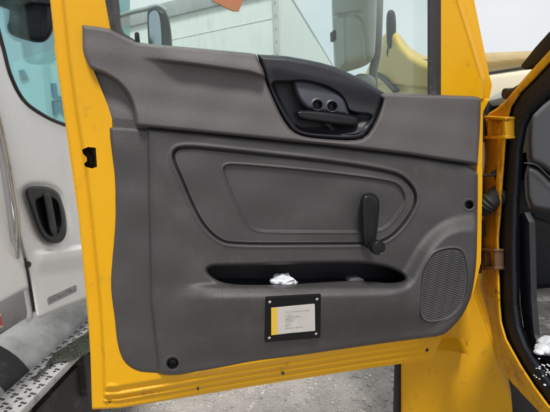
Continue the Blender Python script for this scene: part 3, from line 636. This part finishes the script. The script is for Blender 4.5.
M['mat'] = mat('wet_grey_floor_mat', (.06, .06, .06), .42, var=.3, vscale=12, spot=[((.28, .27, .26), 9, .5, .68, .6), ((.6, .6, .6), 70, .66, .74, .6)])
bm_obj('floor_mat', bm, M['mat'], YT, True)
X1 = Plane([XC+.07, 0, 0], [-1, 0, 0])
prism('sill_trim', [(519, 214), (524, 212), (529, 222), (531, 300), (534, 335), (546, 362), (566, 392), (596, 440), (612, 447), (575, 404), (556, 384), (541, 362), (530, 345), (523, 326), (520, 305), (519, 262)][::-1], X1, .012, -.006, M['interior'], YT, .004)
F5 = Plane([0, 1.60, 0], [0, -1, 0])
prism('kick_panel', [(500, 150), (660, 150), (660, 345), (500, 345)], F5, 0, -.1, M['interior'], YT, .01)
F6 = Plane([0, 1.30, 0], [0, -1, 0])
def dash_h(u, v): return .05*rnd(sdist(u, v, dash), 8)
dash = chaikin([(527, 118), (531, 110), (552, 92), (600, 80), (680, 80), (680, 210), (560, 185), (545, 172), (534, 166), (527, 165), (526, 140)], 1)
dsh = hf('dashboard', dash, dash_h, F6, M['dash'], YT, 2.0, back=-.3)
prism('dash_pad', [(538, 88), (552, 78), (600, 66), (680, 66), (680, 92), (600, 92), (553, 94), (541, 96)], F6, .06, -.25, M['trim_grey'], dsh, .012)
kn = chaikin([(524, 165), (536, 166), (545, 174), (552, 182), (560, 187), (560, 215), (540, 212), (526, 208)], 1)
hf('knee_trim', kn, lambda u, v: .04*rnd(sdist(u, v, kn), 6), F6, M['dash'], dsh, 1.5, back=-.1)
po = chaikin([(522, 212), (544, 215), (560, 225), (560, 300), (545, 320), (533, 322), (524, 300)], 1)
hf('side_trim', po, lambda u, v: .05*rnd(sdist(u, v, po), 8)-.04*ss(u, 533, 536)*(1-ss(v, 300, 320)), F5, M['interior'], dsh, 1.0, back=-.0)
tube('dash_edge', spline([P1(F6, 524, 163, .055), P1(F6, 536, 165, .056), P1(F6, 546, 174, .055), P1(F6, 556, 184, .055)]), .002, M['dash'], dsh)

# ================================================================ loose things on the truck
bm = bmesh.new(); c = P1(D, 282, 281, .022); blob_bm(bm, c, (.028, .020, .017), .34, 2.1, 3, 3); c2 = P1(D, 291, 283, .02); blob_bm(bm, c2, (.018, .014, .009), .3, 2.0, 2, 5)
tag(bm_obj('tissue', bm, M['tissue'], None, False), 'crumpled white tissue lying in the door pocket', 'tissue')
bm = bmesh.new(); prism_bm(bm, [(349, 281.5), (351.5, 278.5), (359, 277.5), (364, 279.2), (364, 283), (350, 284)], D, .018, -.01)
M['lighter'] = mat('grey_plastic_scrap', (.12, .12, .125), .4)
tag(bm_obj('plastic_case', bm, M['lighter'], None, True, .002), 'small grey plastic case in the front end of the door pocket', 'case')
zf = 1.75-.545+.01
def sn(u, v, dz): return Vector(onz(np.array(float(u)), np.array(float(v)), zf+dz).tolist())
bm = bmesh.new()
for k, (u, v, s) in enumerate(((544, 349, .022), (551, 345, .034), (539, 352, .012), (549, 340, .018), (556, 350, .03))): blob_bm(bm, sn(u, v, .012), (s, s*.9, s*.6), .12, 1.6, 4, k)
tag(bm_obj('snow_clump', bm, M['snow'], None, True), 'white clump of snow on the ribbed floor mat', 'snow')
bm = bmesh.new()
for k in range(22):
    u = random.gauss(542, 5); v = random.gauss(372, 7); s = random.uniform(.001, .0035); blob_bm(bm, sn(u, v, .002), (s, s, s*.7), .2, 2, 1, k)
o = bm_obj('snow_crumbs', bm, M['snow'], None, True); tag(o, 'scattered melting snow crumbs on the cab floor below the clump', 'snow'); o['kind'] = 'stuff'

# ================================================================ WHITE TRUCK
WT = thing('truck', 'white truck parked alongside, black door handle and perforated step', 'truck', (-1.9, 2.4, 0))
wdoor_o = [(-90, -120), (-30, -120), (-14, -60), (-5, 15), (-1, 35), (3.5, 50), (10, 75), (16, 89), (22, 98.5), (30, 106), (38, 112), (50, 118), (64, 124.5), (120, 140), (120, 287), (100, 293), (84, 300), (60, 309), (40, 318.5), (36.5, 317), (33, 295), (27.5, 264), (19, 232), (11, 200), (3, 160), (-6, 110), (-20, 60), (-60, -60)]
def wd_h(u, v):
    e = sdist(u, v, wdoor_o); h = .014*rnd(e, 3)
    h += .016*ss(v-(253-(u-55)*.12), -6, 0)*ss(u, 30, 45)*(v > 150)*1.0-.012*ss(v-(256-(u-55)*.12), 0, 20)*(v > 150)*ss(u, 30, 45)
    h -= .008*np.exp(-(sdist(u, v, pad_o)/3)**2)
    return h
pad_o = chaikin([(25, 190.5), (28, 187), (35, 185.5), (50, 186.5), (59, 192.5), (62.5, 202), (66, 215), (67, 231), (64.5, 239), (60, 243), (53, 244), (45, 241), (38, 231), (32.5, 214), (27, 199)], 2)
wdoor = hf('cab_door', wdoor_o, wd_h, Wp, M['white'], WT, 1.0, back=-.05)
pad_c = chaikin([(34, 199), (44, 196), (57, 198), (61, 215), (61.5, 228), (57, 236), (48, 236), (41, 226), (36, 210)], 2)
def pad_h(u, v):
    e = sdist(u, v, pad_o); c = sdist(u, v, pad_c); return .028+.010*rnd(e, 3.5)-.019*ss(c, -.5, 3)
hf('handle_recess', pad_o, pad_h, Wp, M['black'], wdoor, .6, back=0)
bar = chaikin([(43, 193), (48, 191.5), (51, 194), (54, 212), (57.5, 230), (57, 236), (52.5, 237.5), (49.5, 232), (46.5, 214), (43.5, 200)], 2)
hf('door_handle', bar, lambda u, v: .028+.018*rnd(sdist(u, v, bar), 3), Wp, M['rubber'], wdoor, .5, back=.004)
bm = bmesh.new(); prism_bm(bm, [(47, 299), (48.5, 297), (75.5, 284.7), (77, 286), (77, 291.3), (49, 305), (48, 304)], Wp, .019, .008)
badge = bm_obj('badge', bm, M['trim_grey'], wdoor, True, .001, 1)
bm = bmesh.new(); random.seed(3)
for k in range(10):                            # worn raised characters, unreadable in the photograph
    u = 49.3+k*2.7; yt = 298.3-(u-48.5)*.46; 
    for seg in random.sample([(0, 0, .5, 4.3), (1.2, -.5, .5, 4.3), (0, 0, 1.7, .7), (0, 1.9, 1.7, .6), (0, 3.8, 1.7, .7)], 3):
        x, y, ww, hh = seg; prism_bm(bm, [(u+x, yt+y-.46*x), (u+x+ww, yt+y-.46*(x+ww)), (u+x+ww, yt+y+hh-.46*(x+ww)), (u+x, yt+y+hh-.46*x)], Wp, .021, .018)
bm_obj('badge_lettering', bm, M['fairing'], wdoor)
prism('window_glass', [(-30, -120), (-14, -60), (-5, 15), (-1, 35), (3.5, 50), (10, 75), (22, 98.5), (38, 112), (64, 124.5), (130, 145), (130, -120)], Wp, -.008, -.012, M['glass_white'], wdoor, 0)
tube('window_seal', spline([P1(Wp, -14, -60, .012), P1(Wp, -5, 15, .012), P1(Wp, 3.5, 51, .012), P1(Wp, 10, 75, .012), P1(Wp, 22, 98.5, .012), P1(Wp, 38, 112, .012), P1(Wp, 64, 124.5, .012), P1(Wp, 115, 139, .012)], 5), .009, M['rubber'], wdoor)
# mirror reflected in the window corner, added as a solid dark piece
F7 = Plane([0, 2.6, 0], [0, -1, 0])
mm = chaikin([(8, -30), (50, -30), (52, 8), (54, 28), (50, 38), (42, 43.5), (28, 41), (10, 35), (6.5, 27), (10, 18)], 2)
F7 = Plane([0, 1.95, 0], [0, -1, 0])
hf('reflected_mirror', mm, lambda u, v: .03*rnd(sdist(u, v, mm), 6), F7, M['black'], WT, 1.0, back=-.04)
F8 = Plane([0, 1.9, 0], [0, -1, 0])
prism('header_panel', [(-40, -60), (52, -60), (50, 4), (30, 2), (12, 10), (-8, 2)], F8, .0, -.05, M['interior'], WT, .01)
# rear cab side, seam, grab handle and fairing
side_o = [(-160, -200), (-95, -120), (-62, -60), (-22, 60), (-8, 110), (1, 160), (9, 200), (17, 232), (25, 264), (30, 295), (33.5, 317), (28, 324), (22, 316), (-10, 330), (-60, 345), (-200, 345)]
def sd_h(u, v):
    e = sdist(u, v, side_o); return .012*rnd(e, 3)-.02*ss(v-(302-u*.55), 0, 2)
cs = hf('cab_side', side_o, sd_h, Wp, M['white'], WT, 1.5, back=-.05)
prism('side_fairing', [(-60, 330), (0, 301.5), (21, 290), (24, 291), (27.5, 312), (27, 318), (0, 333), (-60, 360)], Wp, .025, -.01, M['fairing'], WT, .004)
prism('reflector', [(-8, 316), (0.5, 313), (3, 327), (-6, 331)], Wp, .030, .02, M['card'], WT, .001)
prism('reflector_tape', [(-4, 317.5), (1, 316), (2.5, 325), (-3, 327)], Wp, .032, .029, M['red'], WT, .0)
tube('grab_handle', spline([P1(Wp, -22, 40, .03), P1(Wp, -8, 90, .05), P1(Wp, 4, 140, .05), P1(Wp, 12, 180, .05), P1(Wp, 17, 215, .045), P1(Wp, 17.5, 245, .03), P1(Wp, 18, 256, .012)], 6), .016, M['chrome'], WT, 12, .6)
tube('grab_handle_guard', spline([P1(Wp, -30, 40, .03), P1(Wp, -12, 100, .03), P1(Wp, 0, 150, .03), P1(Wp, 8, 200, .03), P1(Wp, 13, 240, .02)], 6), .010, M['fairing'], WT, 12, .6)
bm = bmesh.new(); disc_bm(bm, P1(Wp, 27, 264.5, .008), Wp.n, .012, .012); bm_obj('door_stop', bm, M['rubber'], WT, True)
# tank, strap, step board
zs = float(CAM[2]+ray(50, 381)[2]*((-.96)/ray(50, 381)[0]))
bm = bmesh.new(); disc_bm(bm, (-1.40, 1.0, zs-.17), (0, 1, 0), 0, 0, 48, [(0, 0), (.26, 0), (.30, .03), (.30, 2.6), (.26, 2.64), (0, 2.64)]); bm_obj('fuel_tank', bm, M['white_soot_shade'], WT, True)
bm = bmesh.new(); disc_bm(bm, (-1.40, 1.60, zs-.17), (0, 1, 0), 0, 0, 48, [(.302, 0), (.312, .005), (.312, .16), (.302, .165)]); bm_obj('tank_strap', bm, M['rubber'], WT, True)
M['perf'] = mat('perforated_step_metal', (.46, .46, .46), .4, metal=.3, var=.08, vscale=10, spot=[((.12, .11, .10), 13, .52, .66, .7)])
bm = bmesh.new(); box_bm(bm, (-1.10, .9, zs-.035), (-.96, 3.6, zs)); st = bm_obj('step_board', bm, M['perf'], WT, True, .006)
bm = bmesh.new()
for i, x in enumerate(np.arange(-1.082, -.97, .034)):
    for j in range(40):
        y = 1.0+j*.062+(.031 if i % 2 else 0)
        for k in range(3):
            a = k*math.pi*2/3+.3; disc_bm(bm, (x+.008*math.cos(a), y+.012*math.sin(a), zs-.0005), (0, 0, 1), 0, 0, 6, [(.0078, 0), (.0066, .0016), (0, .0016)])
bm_obj('step_perforations', bm, M['undercarriage'], st, False)
# worn grip strip on the step
bm = bmesh.new()
GR = [onz(np.array(float(u)), np.array(float(v)), zs+.004) for u, v in ((47, 366), (54, 356), (88, 334), (120, 312), (120, 335), (88, 353), (72, 361), (60, 362))]
M['astro'] = mat('worn_bristle_mat', (.06, .068, .055), .9, var=.5, vscale=60)
vsb = [bm.verts.new(p) for p in GR]; vst = [bm.verts.new(p+np.array([0, 0, .01])) for p in GR]; bm.faces.new(vst); n_ = len(GR)
for i in range(n_): bm.faces.new((vsb[i], vsb[(i+1) % n_], vst[(i+1) % n_], vst[i]))
gp = np.array(GR)[:, :2]
for k in range(11000):
    x = random.uniform(gp[:, 0].min(), gp[:, 0].max()); y = random.uniform(gp[:, 1].min(), gp[:, 1].max())
    if not inside(np.array(x), np.array(y), gp): continue
    z = zs+.012; h = random.uniform(.004, .012); a = random.uniform(0, 6.28); r = .0026
    b1 = bm.verts.new((x+r*math.cos(a), y+r*math.sin(a), z)); b2 = bm.verts.new((x-r*math.cos(a), y-r*math.sin(a), z)); t = bm.verts.new((x+random.uniform(-.004, .004), y+random.uniform(-.004, .004), z+h)); bm.faces.new((b1, b2, t))
me = bpy.data.meshes.new('grip_mat'); bm.to_mesh(me); bm.free(); link('grip_mat', me, M['astro'], st, False)
tube('strap', spline([Vector(onz(np.array(float(u)), np.array(float(v)), zs+.012).tolist()) for u, v in ((33, 379), (42, 371), (50, 364), (60, 355), (74, 347), (88, 341))], 4), .006, M['rubber'], st, 8, .5)
bm = bmesh.new(); box_bm(bm, (-1.65, .6, .35), (-1.03, 4.4, zs-.13)); bm_obj('chassis_rail', bm, M['undercarriage'], WT, True, .01)
bm = bmesh.new()
for y in (1.5, 2.0, 2.6, 3.2):
    bm = bmesh.new(); box_bm(bm, (-1.3, y, zs-.30), (-1.0, y+.05, zs-.037)); bm_obj('step_bracket', bm, M['undercarriage'], WT, True, .004)
bm = bmesh.new(); disc_bm(bm, (-1.75, 3.9, .5), (1, 0, 0), 0, 0, 48, [(0, .05), (.26, .05), (.30, 0), (.46, .0), (.5, .05), (.5, .25), (.46, .3), (0, .3)]); bm_obj('wheel', bm, M['rubber'], WT, True)
bm = bmesh.new(); box_bm(bm, (-1.7, .9, zs+.12), (-1.3, 4.2, zs+.42)); bm_obj('lower_body', bm, M['undercarriage'], WT, True, .02)
# hood mirror of the white truck, seen through the yellow door's window
F9 = Plane([0, 2.7, 0], [0, -1, 0])
m2 = chaikin([(147, 17), (148, 10), (154, 7), (162, 8), (168, 14), (171, 28), (172.5, 45), (172, 60), (150, 60), (148, 40)], 2)
m2f = chaikin([(148.5, 17), (150, 12), (155, 9.5), (159, 12), (161, 24), (162, 43), (161, 56), (151, 56), (149.5, 36)], 2)
sm = hf('mirror_shell', m2, lambda u, v: .05*rnd(sdist(u, v, m2), 4)-.02*ss(sdist(u, v, m2f), -1, 1), F9, M['black'], WT, .6, back=-.06)
prism('mirror_face', m2f, F9, .036, .02, M['mirrorface'], sm, 0)
tube('mirror_arm', spline([P1(F9, 75, 60, -.05), P1(F9, 100, 25, -.04), P1(F9, 126, 14, -.02), P1(F9, 146, 9, 0), P1(F9, 158, 6, .0), P1(F9, 166, 11, -.01)]), .014, M['trim_grey'], sm)

# ================================================================ WHITE BOX TRUCK AHEAD
c0 = CAM+ray(279, 0)*4.0; cx, cy = float(c0[0]), float(c0[1])
ztop = 1.75+1.70
dl = Vector((-1.8, .95, 0)).normalized(); dr = Vector((1.15, 4.3, 0)).normalized()
BT = thing('box_trailer', 'white box trailer standing ahead beyond the door window', 'trailer', (cx-1, cy+1.5, 0))
bm = bmesh.new(); z0 = .95
A = Vector((cx, cy, 0)); B = A+dl*2.55; Cc = A+dr*9; Dd = B+dr*9
q = [A, Cc, Dd, B]; lo = [bm.verts.new((p.x, p.y, z0)) for p in q]; hi = [bm.verts.new((p.x, p.y, ztop)) for p in q]
bm.faces.new(lo); bm.faces.new(hi)
for i in range(4): bm.faces.new((lo[i], lo[(i+1) % 4], hi[(i+1) % 4], hi[i]))
bm_obj('box_body', bm, M['trailer'], BT, True, .01)
def bar(name, a, b, z1, z2, out, m, th=.03):
    bm = bmesh.new(); d = (b-a).normalized(); n = Vector((d.y, -d.x, 0)); n = n if n.dot(Vector((0, -1, 0))) > 0 else -n
    vs = [bm.verts.new((p.x, p.y, z)) for p in (a+n*out, b+n*out, b-n*th, a-n*th) for z in (z1, z2)]
    for f in ((0, 1, 3, 2), (2, 3, 5, 4), (4, 5, 7, 6), (6, 7, 1, 0), (0, 2, 4, 6), (1, 7, 5, 3)): bm.faces.new([vs[i] for i in f])
    return bm_obj(name, bm, m, BT, True, .004)
bar('roof_rail', A+dl*.02, B, ztop-.14, ztop+.02, .03, M['trim_grey'])
bar('roof_rail', A+dr*.05, Cc, ztop-.03, ztop+.02, -.0, M['trim_grey'])
bar('corner_post', A-dl*.0+dl*.005, A+dl*.06, z0, ztop-.15, .025, M['alu'])
for k in range(11, 22):
    bm = bmesh.new(); c = A+dl*.033+Vector((0, 0, z0+.12*k+.1)); disc_bm(bm, c+Vector((-.01, -.028, 0)), (-.4, -.9, 0), .006, .006, 8); bm_obj('post_rivet', bm, M['trim_grey'], BT, True)
for z in (1.75+.62, 1.75+.98, 1.75+1.32): bar('panel_seam', A+dl*.08, B, z, z+.012, .004, M['trailer'])
bar('sign_plate', A+dl*1.95, A+dl*2.2, ztop-.13, ztop-.02, .04, M['red'])
bm = bmesh.new(); box_bm(bm, (cx-3.5, cy+1.6, .55), (cx-.6, cy+5, z0)); bm_obj('trailer_chassis', bm, M['undercarriage'], BT)
for k in range(2):
    bm = bmesh.new(); disc_bm(bm, (cx-.9-1.8*k, cy+3.5, .5), (1, 0, 0), 0, 0, 36, [(0, .05), (.3, .0), (.46, .0), (.5, .05), (.5, .25), (.46, .3), (0, .3)]); bm_obj('wheel', bm, M['rubber'], BT, True)

# ================================================================ LETTERED CONTAINER SEEN THROUGH THE WHITE TRUCK'S WINDOW
F10 = Plane([0, 6.0, 0], [0, -1, 0])
M['mint'] = mat('mint_container_paint', (.60, .74, .72), .45, var=.04, vscale=2)
gl_ = F10(np.array(60.), np.array(200.)); CT = thing('container', 'pale green container with blue lettering seen through the white truck window', 'container', (float(gl_[0]), 7.5, 0))
def F10g(u, v): return P1(F10, u, v)
bm = bmesh.new(); p = [F10g(13, 62), F10g(110, 31)]; zb = .2
tl, tr_ = p; dz = tr_.z
vs = [bm.verts.new(x) for x in ((tl.x-.2, 6, zb), (tr_.x, 6, zb), (tr_.x, 6, tr_.z), (tl.x, 6, tl.z), (tl.x-.2, 9, zb), (tr_.x, 9, zb), (tr_.x, 9, tr_.z), (tl.x, 9, tl.z))]
for f in ((0, 1, 2, 3), (4, 7, 6, 5), (0, 3, 7, 4), (1, 5, 6, 2), (3, 2, 6, 7), (0, 4, 5, 1)): bm.faces.new([vs[i] for i in f])
bm_obj('container_body', bm, M['mint'], CT, True, .01)
def text(name, s, u, v, px, mat_, rot=0):
    cu = bpy.data.curves.new(name, 'FONT'); cu.body = s; cu.size = px/FPX*6.0*1.38; cu.extrude = .01; cu.offset = .02; cu.align_x = 'LEFT'
    t = bpy.data.objects.new(name, cu); me = bpy.data.meshes.new_from_object(t); bpy.data.objects.remove(t); bpy.data.curves.remove(cu)
    p = P1(F10, u, v, .02); me.transform(Matrix.Translation(p) @ Matrix.Rotation(-rot, 4, 'Y') @ Matrix.Rotation(math.pi/2, 4, 'X'))
    link(name, me, mat_, CT, False)
text('lettering', 'U', 53, 100, 15, M['blue'], .02); text('lettering', 'N', 53.5, 113.5, 11, M['blue'], .02)
prism('emblem', [(18, 71), (23, 69.5), (27.5, 78), (23, 80)], F10, .03, .0, M['blue'], CT, 0)
prism('emblem_corner', [(18.5, 75), (21, 74), (23, 79.5), (21, 80)], F10, .035, .02, M['orange'], CT, 0)
